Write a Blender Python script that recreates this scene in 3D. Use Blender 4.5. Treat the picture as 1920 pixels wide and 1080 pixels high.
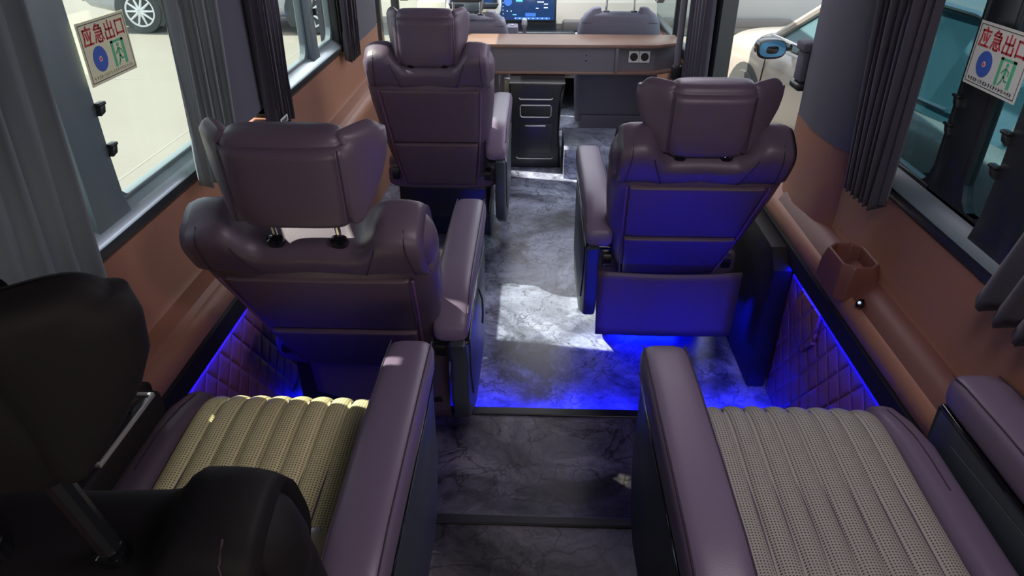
import bpy, bmesh, math, random
from mathutils import Vector, Matrix
random.seed(7)
PI = math.pi
S = bpy.context.scene
COL = S.collection
for o in list(bpy.data.objects): bpy.data.objects.remove(o)

# ---------------------------------------------------------------- camera
cam_d = bpy.data.cameras.new('camera'); cam = bpy.data.objects.new('camera', cam_d); COL.objects.link(cam)
cam_d.sensor_width = 36; cam_d.lens = 36*1300/1920; cam_d.clip_start = .02; cam_d.clip_end = 200
cam.location = (0, 0, 1.62)
cam.rotation_euler = (math.radians(90-30.5), 0, math.radians(1.9))
S.camera = cam
# ---------------------------------------------------------------- world, sun, large lights, exposure
S.view_settings.view_transform = 'Standard'; S.view_settings.look = 'None'
S.view_settings.gamma = 1; S.view_settings.exposure = 0.0
S.view_settings.use_curve_mapping = False
W = bpy.data.worlds.new('world'); S.world = W; W.use_nodes = True
bg = W.node_tree.nodes['Background']; bg.inputs[0].default_value = (.80, .90, 1, 1); bg.inputs[1].default_value = 2.0

def light(name, kind, loc, energy, color, rot=(0, 0, 0), size=None, sy=None):
    d = bpy.data.lights.new(name, kind); d.energy = energy; d.color = color
    if kind == 'AREA':
        d.size = size
        if sy: d.shape = 'RECTANGLE'; d.size_y = sy
    if kind == 'SUN': d.angle = math.radians(.6)
    o = bpy.data.objects.new(name, d); COL.objects.link(o); o.location = loc; o.rotation_euler = rot
    return o
SUN_DIR = Vector((1.0, -0.20, -1.20))
sun = light('sun', 'SUN', (-5, 0, 8), 12.0, (1, .93, .80)); sun.rotation_euler = SUN_DIR.to_track_quat('-Z', 'Y').to_euler()
light('ceiling_fill_front', 'AREA', (.45, 3.2, 1.80), 15, (.93, .86, 1.0), rot=(0, math.radians(22), 0), size=.7, sy=1.8)  # unseen fill light added under the roof to lift the interior
light('ceiling_fill_rear', 'AREA', (.50, .75, 1.76), 6.5, (1.0, .90, .96), rot=(math.radians(42), 0, math.radians(24)), size=.6, sy=.4)  # added fill, out of view, tilted forward onto the seat backs
light('rear_fill', 'AREA', (.25, -.875, 1.02), 8, (1.0, .84, .74), rot=(math.radians(86), 0, math.radians(6)), size=1.1, sy=.5)  # warm fill added behind the camera to brighten rear-facing seat backs
light('cab_fill', 'AREA', (0, 5.3, 1.75), 26, (.95, .95, 1.0), size=1.2, sy=.6)  # unseen fill added to brighten the cab

# ---------------------------------------------------------------- materials
def mat(name, col, rough=.5, metal=0, emit=None, estr=0, spec=.5, bump=None, coat=0, noise=None, sheen=0):
    m = bpy.data.materials.new(name); m.use_nodes = True
    nt = m.node_tree; b = nt.nodes['Principled BSDF']
    b.inputs['Base Color'].default_value = (*col, 1); b.inputs['Roughness'].default_value = rough
    b.inputs['Metallic'].default_value = metal; b.inputs['Specular IOR Level'].default_value = spec
    if coat: b.inputs['Coat Weight'].default_value = coat
    if sheen: b.inputs['Sheen Weight'].default_value = sheen; b.inputs['Sheen Roughness'].default_value = .5
    if emit: b.inputs['Emission Color'].default_value = (*emit, 1); b.inputs['Emission Strength'].default_value = estr
    tc = nt.nodes.new('ShaderNodeTexCoord')
    if noise:   # (scale, amount) soft colour variation that belongs to the surface
        n = nt.nodes.new('ShaderNodeTexNoise'); n.inputs['Scale'].default_value = noise[0]; n.inputs['Detail'].default_value = 5
        nt.links.new(tc.outputs['Object'], n.inputs['Vector'])
        mx = nt.nodes.new('ShaderNodeMixRGB'); mx.inputs[1].default_value = (*[c*(1-noise[1]) for c in col], 1)
        mx.inputs[2].default_value = (*[min(1, c*(1+noise[1])) for c in col], 1)
        nt.links.new(n.outputs['Fac'], mx.inputs[0]); nt.links.new(mx.outputs[0], b.inputs['Base Color'])
    if bump:    # (scale, strength)
        n = nt.nodes.new('ShaderNodeTexNoise'); n.inputs['Scale'].default_value = bump[0]; n.inputs['Detail'].default_value = 3
        nt.links.new(tc.outputs['Object'], n.inputs['Vector'])
        bp = nt.nodes.new('ShaderNodeBump'); bp.inputs['Strength'].default_value = bump[1]; bp.inputs['Distance'].default_value = .002
        nt.links.new(n.outputs['Fac'], bp.inputs['Height']); nt.links.new(bp.outputs[0], b.inputs['Normal'])
    return m

def mth(nt, op, a, b=None, c=None):
    n = nt.nodes.new('ShaderNodeMath'); n.operation = op
    for i, v in enumerate((a, b, c)):
        if v is None: continue
        if isinstance(v, (int, float)): n.inputs[i].default_value = v
        else: nt.links.new(v, n.inputs[i])
    return n.outputs[0]

def marble_mat(name, dark, light_c, seam=True):
    m = mat(name, dark, .32); nt = m.node_tree; b = nt.nodes['Principled BSDF']
    tc = nt.nodes.new('ShaderNodeTexCoord'); L = nt.links.new
    n1 = nt.nodes.new('ShaderNodeTexNoise'); n1.inputs['Scale'].default_value = 2.6; n1.inputs['Detail'].default_value = 9; n1.inputs['Roughness'].default_value = .62; n1.inputs['Distortion'].default_value = 1.1
    L(tc.outputs['Object'], n1.inputs['Vector'])
    r1 = nt.nodes.new('ShaderNodeValToRGB'); e = r1.color_ramp.elements
    e[0].position = .36; e[0].color = (*dark, 1); e[1].position = .68; e[1].color = (*light_c, 1)
    L(n1.outputs['Fac'], r1.inputs[0])
    # broad torn patches
    n3 = nt.nodes.new('ShaderNodeTexNoise'); n3.inputs['Scale'].default_value = 1.7; n3.inputs['Detail'].default_value = 7; n3.inputs['Distortion'].default_value = 2.2
    L(tc.outputs['Object'], n3.inputs['Vector'])
    r3 = nt.nodes.new('ShaderNodeValToRGB'); e = r3.color_ramp.elements
    e[0].position = .50; e[0].color = (.62, .62, .66, 1); e[1].position = .54; e[1].color = (1.25, 1.25, 1.25, 1)
    L(n3.outputs['Fac'], r3.inputs[0])
    mx0 = nt.nodes.new('ShaderNodeMixRGB'); mx0.blend_type = 'MULTIPLY'; mx0.inputs[0].default_value = .8
    L(r1.outputs[0], mx0.inputs[1]); L(r3.outputs[0], mx0.inputs[2])
    # cracks / veins
    n2 = nt.nodes.new('ShaderNodeTexNoise'); n2.inputs['Scale'].default_value = 5; n2.inputs['Detail'].default_value = 8; n2.inputs['Distortion'].default_value = .6
    L(tc.outputs['Object'], n2.inputs['Vector'])
    va = nt.nodes.new('ShaderNodeVectorMath'); va.operation = 'MULTIPLY_ADD'; va.inputs[1].default_value = (.5, .5, .5)
    L(n2.outputs['Color'], va.inputs[0]); L(tc.outputs['Object'], va.inputs[2])
    vo = nt.nodes.new('ShaderNodeTexVoronoi'); vo.feature = 'DISTANCE_TO_EDGE'; vo.inputs['Scale'].default_value = 3.4
    L(va.outputs[0], vo.inputs['Vector'])
    r2 = nt.nodes.new('ShaderNodeValToRGB'); e = r2.color_ramp.elements
    e[0].position = .0; e[0].color = (.12, .12, .13, 1); e[1].position = .022; e[1].color = (1, 1, 1, 1)
    L(vo.outputs['Distance'], r2.inputs[0])
    mx = nt.nodes.new('ShaderNodeMixRGB'); mx.blend_type = 'MULTIPLY'; mx.inputs[0].default_value = .85
    L(mx0.outputs[0], mx.inputs[1]); L(r2.outputs[0], mx.inputs[2])
    # fine grit
    vo2 = nt.nodes.new('ShaderNodeTexNoise'); vo2.inputs['Scale'].default_value = 28; vo2.inputs['Detail'].default_value = 8; vo2.inputs['Roughness'].default_value = .75
    L(va.outputs[0], vo2.inputs['Vector'])
    r4 = nt.nodes.new('ShaderNodeValToRGB'); e = r4.color_ramp.elements
    e[0].position = .40; e[0].color = (.45, .45, .47, 1); e[1].position = .52; e[1].color = (1.05, 1.05, 1.05, 1)
    L(vo2.outputs['Fac'], r4.inputs[0])
    mx2 = nt.nodes.new('ShaderNodeMixRGB'); mx2.blend_type = 'MULTIPLY'; mx2.inputs[0].default_value = .8
    L(mx.outputs[0], mx2.inputs[1]); L(r4.outputs[0], mx2.inputs[2])
    L(mx2.outputs[0], b.inputs['Base Color'])
    return m

def perf_mat(name, col, dot):
    """cream leather with a fine grid of punched holes (object x,y)"""
    m = mat(name, col, .5); nt = m.node_tree; b = nt.nodes['Principled BSDF']; L = nt.links.new
    tc = nt.nodes.new('ShaderNodeTexCoord'); sp = nt.nodes.new('ShaderNodeSeparateXYZ'); L(tc.outputs['Object'], sp.inputs[0])
    def cell(o): return mth(nt, 'SUBTRACT', mth(nt, 'FRACT', mth(nt, 'MULTIPLY', o, 175.)), .5)
    fx, fy = cell(sp.outputs[0]), cell(sp.outputs[1])
    d = mth(nt, 'SQRT', mth(nt, 'ADD', mth(nt, 'POWER', fx, 2.), mth(nt, 'POWER', fy, 2.)))
    r = nt.nodes.new('ShaderNodeValToRGB'); e = r.color_ramp.elements
    e[0].position = .22; e[0].color = (*dot, 1); e[1].position = .30; e[1].color = (*col, 1)
    L(d, r.inputs[0]); L(r.outputs[0], b.inputs['Base Color'])
    return m

def quilt_mat(name, col):
    """diamond-quilted leather: stitched grooves in the bump (object y,z)"""
    m = mat(name, col, .45); nt = m.node_tree; b = nt.nodes['Principled BSDF']; L = nt.links.new
    tc = nt.nodes.new('ShaderNodeTexCoord'); sp = nt.nodes.new('ShaderNodeSeparateXYZ'); L(tc.outputs['Object'], sp.inputs[0])
    y, z = sp.outputs[1], sp.outputs[2]
    def tri(v): return mth(nt, 'ABSOLUTE', mth(nt, 'SUBTRACT', mth(nt, 'FRACT', v), .5))
    u = tri(mth(nt, 'MULTIPLY', mth(nt, 'ADD', y, mth(nt, 'MULTIPLY', z, .75)), 11.))
    v = tri(mth(nt, 'MULTIPLY', mth(nt, 'SUBTRACT', y, mth(nt, 'MULTIPLY', z, .75)), 11.))
    h = mth(nt, 'SUBTRACT', 1., mth(nt, 'POWER', mth(nt, 'MULTIPLY', mth(nt, 'MAXIMUM', u, v), 2.), 6.))
    bp = nt.nodes.new('ShaderNodeBump'); bp.inputs['Strength'].default_value = .9; bp.inputs['Distance'].default_value = .008
    L(h, bp.inputs['Height']); L(bp.outputs[0], b.inputs['Normal'])
    return m

def glass_mat(name, tint, refl=.06):
    m = bpy.data.materials.new(name); m.use_nodes = True; nt = m.node_tree; nt.nodes.clear(); L = nt.links.new
    o = nt.nodes.new('ShaderNodeOutputMaterial'); t = nt.nodes.new('ShaderNodeBsdfTransparent'); t.inputs[0].default_value = (*tint, 1)
    g = nt.nodes.new('ShaderNodeBsdfGlossy'); g.inputs['Roughness'].default_value = .03
    mx = nt.nodes.new('ShaderNodeMixShader'); mx.inputs[0].default_value = refl; L(t.outputs[0], mx.inputs[1]); L(g.outputs[0], mx.inputs[2])
    L(mx.outputs[0], o.inputs[0]); return m

M = {}
M['leather'] = mat('mauve leather', (.118, .084, .122), .42, bump=(420, .12), spec=.5)
M['leather_panel'] = mat('mauve leather panel', (.125, .084, .105), .45, bump=(420, .12))
M['leather_arm'] = mat('mauve armrest leather', (.158, .118, .182), .40, bump=(420, .12))
M['leather_dark'] = mat('charcoal and shaded leather', (.012, .010, .012), .65, spec=.25, bump=(420, .12))  # dark trim; on the near seat's back, shade is put into this colour
M['seam'] = mat('seam thread', (.045, .028, .045), .6)
M['piping'] = mat('violet piping', (.20, .09, .19), .4)
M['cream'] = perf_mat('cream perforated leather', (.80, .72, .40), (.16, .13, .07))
M['cream_shaded'] = perf_mat('shaded cream perforated leather', (.40, .38, .33), (.05, .045, .04))  # cream leather with the dimmer light at lower right put into its colour
M['plastic'] = mat('black plastic', (.012, .013, .016), .35)
M['plastic_teal'] = mat('dark slate plastic', (.045, .055, .065), .45)
M['gloss'] = mat('gloss black trim', (.006, .006, .008), .08, coat=.5)
M['chrome'] = mat('chrome', (.75, .75, .78), .18, metal=1)
M['silver'] = mat('satin silver', (.55, .55, .56), .35, metal=.6)
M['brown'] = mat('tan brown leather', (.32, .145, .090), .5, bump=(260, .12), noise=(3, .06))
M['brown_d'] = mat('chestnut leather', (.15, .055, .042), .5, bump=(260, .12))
M['grey_trim'] = mat('grey fabric trim', (.088, .085, .112), .8, bump=(600, .2))
M['frame'] = mat('black window frame', (.020, .024, .028), .3)
M['frame_hazed'] = mat('hazed grey sliding frame', (.13, .17, .19), .35)  # haze at the left windows is mixed into this grey
M['alu'] = mat('brushed sill', (.42, .50, .54), .3, metal=.5)
M['curtain'] = mat('grey violet curtain', (.042, .037, .056), .9, bump=(900, .3), sheen=.2)
M['curtain_haze'] = mat('slate grey curtain', (.16, .185, .20), .9, bump=(900, .3), sheen=.2)  # cloth colour lightened to carry the haze over the left window
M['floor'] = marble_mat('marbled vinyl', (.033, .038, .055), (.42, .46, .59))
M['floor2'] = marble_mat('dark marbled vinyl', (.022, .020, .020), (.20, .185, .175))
M['strip'] = mat('black step edging', (.008, .008, .010), .4)
M['quilt'] = quilt_mat('quilted leather', (.24, .085, .11))
M['led'] = mat('blue light strip', (.05, .05, .3), .4, emit=(.001, .004, 1.0), estr=520)
M['led_dim'] = mat('blue light strip core', (.2, .25, .9), .4, emit=(.003, .004, 1.0), estr=75)
M['glass'] = glass_mat('clear glass', (.93, .97, .95))
M['tint'] = glass_mat('tinted glass', (.30, .42, .46))
M['wood'] = mat('walnut edge', (.23, .135, .10), .4, noise=(8, .2))
M['shelf'] = mat('grey shelf laminate', (.135, .125, .150), .5)
M['white'] = mat('white plastic', (.75, .75, .75), .4)
M['black'] = mat('black socket insert', (.01, .01, .01), .5)
M['sticker_cream'] = mat('pale yellow sticker', (.78, .78, .52), .5)
M['sticker_white'] = mat('off white sticker', (.72, .74, .66), .5)
M['red'] = mat('red print', (.50, .02, .03), .5)
M['redb'] = mat('bright red print', (.8, .03, .02), .5)
M['blue'] = mat('blue print', (.03, .10, .48), .5)
M['green'] = mat('green print', (.09, .50, .25), .5)
M['ink'] = mat('black print', (.03, .03, .03), .5)
M['olive'] = mat('faded olive print', (.48, .46, .26), .5)
M['dash'] = mat('beige dashboard', (.42, .40, .34), .5)
M['dash_dark'] = mat('dark dashboard', (.035, .045, .055), .35)
M['screen'] = mat('display', (.01, .02, .05), .15, emit=(.015, .05, .16), estr=.9)
M['ui_cyan'] = mat('display cyan text', (.1, .5, .8), .3, emit=(.12, .55, .9), estr=1.0)
M['ui_white'] = mat('display white text', (.7, .8, .9), .3, emit=(.6, .75, .95), estr=.8)
M['ui_blue'] = mat('display blue tile', (.05, .15, .5), .3, emit=(.05, .18, .6), estr=.8)
M['concrete'] = mat('pale concrete', (.185, .176, .152), .85, noise=(1.1, .10), bump=(40, .4))
M['asphalt'] = mat('concrete joint', (.25, .24, .22), .9)
M['carwhite'] = mat('white car paint', (.40, .41, .41), .25, coat=.6)
M['carsilver'] = mat('pale champagne car paint', (.42, .375, .335), .28, metal=.1, coat=.6)
M['cargreen'] = mat('pale green grey car paint', (.46, .54, .48), .3, coat=.6)
M['carglass'] = mat('dark car glass', (.05, .09, .10), .06, coat=.6)
M['carglass2'] = mat('teal car glass', (.07, .14, .16), .08, coat=.6)
M['tyre'] = mat('tyre rubber', (.05, .055, .055), .8)
M['rim'] = mat('silver wheel rim', (.75, .76, .76), .3, metal=.3)
M['mirror'] = mat('blue tinted mirror', (.10, .28, .48), .12, metal=.6)
M['greyplastic'] = mat('grey car cladding', (.16, .155, .15), .6)

# ---------------------------------------------------------------- object helpers
def link(name, me, m=None, parent=None, smooth=True):
    o = bpy.data.objects.new(name, me); COL.objects.link(o)
    if m is not None: me.materials.append(m)
    if smooth:
        for p in me.polygons: p.use_smooth = True
    if parent is not None: o.parent = parent
    return o
def thing(name, label, cat, loc=(0, 0, 0), rz=0, group=None):
    o = bpy.data.objects.new(name, None); COL.objects.link(o); o.location = loc; o.rotation_euler = (0, 0, rz)
    o.empty_display_size = .1
    o['label'] = label; o['category'] = cat
    if group: o['group'] = group
    return o
def tag(o, label, cat, group=None):
    o['label'] = label; o['category'] = cat
    if group: o['group'] = group
    return o
def struct(o, label=None):
    o['kind'] = 'structure'
    if label: o['label'] = label
    return o
def spow(c, e): return math.copysign(abs(c)**e, c)

class MB:
    """collects shapes, links them as one mesh"""
    def __init__(s): s.v = []; s.f = []; s.flat = []
    def add(s, vs, fs, T=None):
        n = len(s.v)
        s.v += [tuple(T(*p)) if T else tuple(p) for p in vs]; s.f += [tuple(i+n for i in f) for f in fs]
        return s
    def loft(s, secs, n=24, T=None, cap=True):
        vs = []; fs = []
        for (c, a, b, e) in secs:
            c, a, b = Vector(c), Vector(a), Vector(b)
            for i in range(n):
                t = 2*PI*(i+.5)/n
                vs.append(c + a*spow(math.cos(t), 2/e) + b*spow(math.sin(t), 2/e))
        for k in range(len(secs)-1):
            for i in range(n):
                j = (i+1) % n
                fs.append((k*n+i, k*n+j, (k+1)*n+j, (k+1)*n+i))
        if cap:
            fs.append(tuple(range(n-1, -1, -1))); fs.append(tuple((len(secs)-1)*n+i for i in range(n)))
        return s.add(vs, fs, T)
    def rloft(s, secs, r=.02, r2=None, n=24, T=None, k=4):
        """loft with both ends rounded over radius r / r2"""
        if r2 is None: r2 = r
        out = []
        c0, c1 = Vector(secs[0][0]), Vector(secs[1][0]); d = (c1-c0).normalized()
        def shr(v, q):
            v = Vector(v); l = v.length; return v*(max(l-q, l*.08)/l)
        for i in range(k):
            an = PI/2*(1-i/k); q = r*(1-math.cos(an))
            out.append((c0 + d*(r*(1-math.sin(an))), shr(secs[0][1], q), shr(secs[0][2], q), secs[0][3]))
        st = [c for c in secs]
        c0r = c0 + d*r
        out.append((c0r, secs[0][1], secs[0][2], secs[0][3]))
        cl, cm = Vector(secs[-1][0]), Vector(secs[-2][0]); dl = (cl-cm).normalized()
        out += secs[1:-1]
        out.append((cl - dl*r2, secs[-1][1], secs[-1][2], secs[-1][3]))
        for i in range(1, k+1):
            an = PI/2*i/k; q = r2*(1-math.cos(an))
            out.append((cl - dl*(r2*(1-math.sin(an))), shr(secs[-1][1], q), shr(secs[-1][2], q), secs[-1][3]))
        def inner(sec, d, q): return [(Vector(sec[0])+d*q*(.16*(1-f*f)), Vector(sec[1])*f, Vector(sec[2])*f, sec[3]) for f in (.8, .5, .2, .03)]
        q0, q1 = Vector(out[0][2]).length, Vector(out[-1][2]).length
        out = inner(out[0], -d, q0)[::-1] + out + inner(out[-1], dl, q1)
        return s.loft(out, n, T)
    def box(s, x0, x1, y0, y1, z0, z1, T=None):
        vs = [(x, y, z) for x in (x0, x1) for y in (y0, y1) for z in (z0, z1)]
        return s.add(vs, [(0, 1, 3, 2), (4, 6, 7, 5), (0, 4, 5, 1), (2, 3, 7, 6), (0, 2, 6, 4), (1, 5, 7, 3)], T)
    def rbox(s, x0, x1, y0, y1, z0, z1, r=.01, T=None, seg=3):
        bm = bmesh.new()
        vs = [bm.verts.new((x, y, z)) for x in (x0, x1) for y in (y0, y1) for z in (z0, z1)]
        for f in [(0, 1, 3, 2), (4, 6, 7, 5), (0, 4, 5, 1), (2, 3, 7, 6), (0, 2, 6, 4), (1, 5, 7, 3)]: bm.faces.new([vs[i] for i in f])
        bmesh.ops.bevel(bm, geom=bm.edges[:], offset=r, segments=seg, profile=.5, affect='EDGES')
        bm.verts.index_update()
        s.add([v.co.copy() for v in bm.verts], [tuple(v.index for v in f.verts) for f in bm.faces], T); bm.free(); return s
    def prism(s, pts, axis, a, b, r=0, T=None, seg=2):
        """polygon pts in the two other axes, extruded along axis from a to b"""
        def P(p, q):
            if axis == 'x': return (q, p[0], p[1])
            if axis == 'y': return (p[0], q, p[1])
            return (p[0], p[1], q)
        bm = bmesh.new(); n = len(pts)
        va = [bm.verts.new(P(p, a)) for p in pts]; vb = [bm.verts.new(P(p, b)) for p in pts]
        bm.faces.new(va[::-1]); bm.faces.new(vb)
        for i in range(n): bm.faces.new((va[i], va[(i+1) % n], vb[(i+1) % n], vb[i]))
        bmesh.ops.recalc_face_normals(bm, faces=bm.faces[:])
        if r:
            eds = [e for e in bm.edges if (e.verts[0] in va) == (e.verts[1] in va)]
            bmesh.ops.bevel(bm, geom=eds, offset=r, segments=seg, profile=.5, affect='EDGES')
        bm.verts.index_update()
        s.add([v.co.copy() for v in bm.verts], [tuple(v.index for v in f.verts) for f in bm.faces], T); bm.free(); return s
    def tube(s, path, r=.003, n=8, T=None, closed=False):
        P = [Vector(p) for p in path]
        if T: P = [Vector(T(*p)) for p in P]
        secs = []; N = len(P); up = Vector((0.12, .3, 1)).normalized()
        for i, p in enumerate(P):
            d = (P[min(i+1, N-1)]-P[max(i-1, 0)])
            if closed: d = P[(i+1) % N]-P[(i-1) % N]
            d.normalize()
            a = d.cross(up)
            if a.length < .1: a = d.cross(Vector((1, .2, 0)))
            a.normalize(); b = a.cross(d)
            rr = r[i] if isinstance(r, (list, tuple)) else r
            secs.append((p, a*rr, b*rr, 2))
        if closed: secs.append(secs[0])
        return s.loft(secs, n, cap=not closed)
    def cyl(s, c, ax, r, h, n=24, r2=None, T=None):
        c = Vector(c); ax = Vector(ax).normalized(); a = ax.orthogonal().normalized(); b = ax.cross(a)
        r2 = r if r2 is None else r2
        return s.loft([(c, a*r, b*r, 2), (c+ax*h, a*r2, b*r2, 2)], n, T)
    def build(s, name, m=None, parent=None, smooth=True, sub=0, solid=0, auto=35, bev=0):
        me = bpy.data.meshes.new(name); me.from_pydata(s.v, [], s.f); me.update()
        bm = bmesh.new(); bm.from_mesh(me); bmesh.ops.remove_doubles(bm, verts=bm.verts, dist=1e-6)
        bmesh.ops.recalc_face_normals(bm, faces=bm.faces[:]); bm.to_mesh(me); bm.free()
        o = link(name, me, m, parent, smooth)
        if smooth and auto:
            try: me.set_sharp_from_angle(angle=math.radians(auto))
            except Exception: pass
        if solid:
            mo = o.modifiers.new('solid', 'SOLIDIFY'); mo.thickness = solid
        if bev:
            mo = o.modifiers.new('bevel', 'BEVEL'); mo.width = bev; mo.segments = 2; mo.limit_method = 'ANGLE'
        if sub:
            mo = o.modifiers.new('sub', 'SUBSURF'); mo.levels = sub; mo.render_levels = sub
        return o

def lerp(a, b, t): return a+(b-a)*t
def interp(tab, v):
    if v <= tab[0][0]: return tab[0][1]
    for (a, x), (b, y) in zip(tab, tab[1:]):
        if v <= b: return lerp(x, y, (v-a)/(b-a))
    return tab[-1][1]

# ---------------------------------------------------------------- floor and shell of the van
FL0, FL1 = -.9, 6.6
o = MB().box(-1.02, 1.02, 1.80, FL1, -.06, 0).build('floor', M['floor'], smooth=False); struct(o)
# two raised treads towards the back
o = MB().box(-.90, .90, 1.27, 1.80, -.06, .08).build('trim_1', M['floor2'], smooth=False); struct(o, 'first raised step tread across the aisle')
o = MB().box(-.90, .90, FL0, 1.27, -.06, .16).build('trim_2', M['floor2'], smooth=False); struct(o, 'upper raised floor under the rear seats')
o = MB().rbox(-.90, .90, 1.775, 1.812, .04, .086, .004).build('trim_3', M['strip'], smooth=False); struct(o, 'black edging of the lower step')
o = MB().rbox(-.90, .90, 1.25, 1.282, .12, .166, .004).build('trim_4', M['strip'], smooth=False); struct(o, 'black edging of the upper step')
o = MB().box(-1.0, 1.0, FL0, 6.6, 1.86, 1.92).build('ceiling', M['grey_trim'], smooth=False); struct(o)
o = MB().box(-1.02, 1.02, FL0-.06, FL0, -.06, .75).box(-1.02, 1.02, FL0-.06, FL0, 1.29, 1.9).box(-1.02, -.82, FL0-.06, FL0, .75, 1.29).box(.82, 1.02, FL0-.06, FL0, .75, 1.29).build('wall_rear', M['grey_trim'], smooth=False); struct(o)  # gap left for the added rear window
o = MB().rbox(-.84, .84, FL0-.03, FL0+.02, .73, .77, .006).rbox(-.84, .84, FL0-.03, FL0+.02, 1.27, 1.31, .006).rbox(-.84, -.80, FL0-.03, FL0+.02, .73, 1.31, .006).rbox(.80, .84, FL0-.03, FL0+.02, .73, 1.31, .006).rbox(-.02, .02, FL0-.03, FL0+.02, .75, 1.29, .006).build('window_7', M['frame']); struct(o, 'black frame of an added, unseen rear window')  # window added out of view as a source for the rear fill
MB().box(-.82, .82, FL0-.022, FL0-.018, .75, 1.29).build('pane', M['tint'], o, smooth=False)

# lower side walls : profile (x,z) extruded along y
def side_profile(sg, y0, y1, name):
    p = [(.888, 0), (.888, .50), (.862, .515), (.860, .575), (.848, .600), (.850, .632), (.868, .650), (.905, .655), (.922, .668), (.930, .70), (.932, .90), (1.02, .90), (1.02, 0)]
    o = MB().prism([(sg*a, b) for a, b in p], 'y', y0, y1).build(name, M['brown'], smooth=True, auto=50, bev=0)
    return struct(o)
side_profile(-1, FL0, 4.25, 'wall_left')
side_profile(1, FL0, 2.46, 'wall_right')
# cab side walls
for sg, nm in ((-1, 'wall_left'), (1, 'wall_right')):
    y0 = 4.25 if sg < 0 else 3.78
    o = MB().box(min(sg*.93, sg*1.02), max(sg*.93, sg*1.02), y0, 6.6, -.06, .62).build(nm+'_cab', M['brown'], smooth=False); struct(o)
    o.name = nm
# dark kick strip, light strip, quilted panel
for sg, ya, yb in ((-1, 1.10, 1.76), (1, 1.27, 2.06)):
    nm = 'left' if sg < 0 else 'right'
    x = sg*.862
    o = MB().prism([(sg*.878, .505), (sg*.852, .515), (sg*.850, .575), (sg*.862, .59), (sg*.878, .59)], 'y', .60, 2.40).build('baseboard_'+nm, M['leather_dark']); struct(o)
    t = thing('light_strip', 'thin blue glowing light strip along the %s wall below the armrest ledge' % nm, 'light strip', (x, ya, .512), 0, None)
    MB().rbox(-.004, .004, 0, yb-ya, -.005, .002, .0015).build('diffuser', M['led_dim'], t)
    MB().box(-.006 if sg > 0 else -.002, .006 if sg < 0 else .002, -.004, yb-ya+.004, .002, .004).build('channel', M['chrome'], t, smooth=False)
    # quilted panel
    pts = [(1.12, .005), (2.04, .005), (2.04, .49), (1.12, .49)] if sg > 0 else [(-.1, .085), (2.2, .005), (2.2, .49), (-.1, .49)]
    w = MB().prism(pts, 'x', sg*.866, sg*.8865, .004).build('quilted_panel', M['quilt'])
    tag(w, 'dark quilted leather panel low on the %s wall under the blue light strip' % nm, 'wall panel')
o = MB().prism([(.36, .96), (.30, 1.0), (.28, 1.06), (.30, 1.12), (.36, 1.16), (.46, 1.17), (.46, .95)], 'x', 0, .01, .003).build('x', M['leather'])
bpy.data.objects.remove(o)
# raised lug on the right quilted panel
o = MB().prism([(1.92, .505), (1.95, .40), (1.90, .33), (1.82, .33), (1.76, .40), (1.76, .505)], 'x', .852, .865, .005).build('panel_flap', M['quilt'])
tag(o, 'rounded leather flap hanging at the front of the right quilted panel', 'flap')
o = MB().prism([(2.06, 0), (2.60, 0), (2.60, .56), (2.10, .56), (2.04, .50)], 'x', .80, .868, .01).build('wheel_arch_cover', M['leather_dark'])
tag(o, 'dark padded cover on the right wall behind the lone right seat', 'cover')

# ---- ledge details on right wall
# recessed groove along the ledge
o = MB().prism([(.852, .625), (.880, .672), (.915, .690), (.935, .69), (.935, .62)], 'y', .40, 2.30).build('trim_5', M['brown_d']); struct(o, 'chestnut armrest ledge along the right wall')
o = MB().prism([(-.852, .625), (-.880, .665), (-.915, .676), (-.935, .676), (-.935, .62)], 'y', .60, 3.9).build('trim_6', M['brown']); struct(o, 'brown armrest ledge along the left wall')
cup = thing('cup_holder', 'reddish brown square cup holder raised on the right wall ledge', 'cup holder', (.885, 1.72, .645))
def octo(hx, hy, c): return [(hx, -hy+c), (hx, hy-c), (hx-c, hy), (-hx+c, hy), (-hx, hy-c), (-hx, -hy+c), (-hx+c, -hy), (hx-c, -hy)]
rings = [(octo(.062, .088, .020), -.01), (octo(.058, .084, .022), .05), (octo(.052, .078, .024), .080), (octo(.049, .075, .024), .086), (octo(.043, .069, .022), .086), (octo(.040, .066, .020), .078), (octo(.034, .058, .018), .006)]
vs = [(x, y, z) for ring, z in rings for x, y in ring]; fs = [(q*8+k, q*8+(k+1) % 8, (q+1)*8+(k+1) % 8, (q+1)*8+k) for q in range(6) for k in range(8)]
MB().add(vs, fs).build('rim', M['brown_d'], cup, auto=30, bev=.003)
MB().prism(octo(.036, .060, .018), 'z', 0, .01).build('floor_insert', M['leather_dark'], cup, smooth=False)
sw = thing('usb_button', 'small black diamond button set in the right ledge behind the cup holder', 'button', (.868, 1.575, .66))
MB().cyl((-.004, 0, 0), (-.75, 0, .65), .014, .006, 6).build('bezel', M['gloss'], sw)
MB().cyl((-.0085, 0, .004), (-.75, 0, .65), .004, .003, 10).build('indicator', M['ui_white'], sw)
o = MB().prism([(.90, 1.06), (.90, 1.02)], 'x', 0, 1) if False else None

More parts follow.
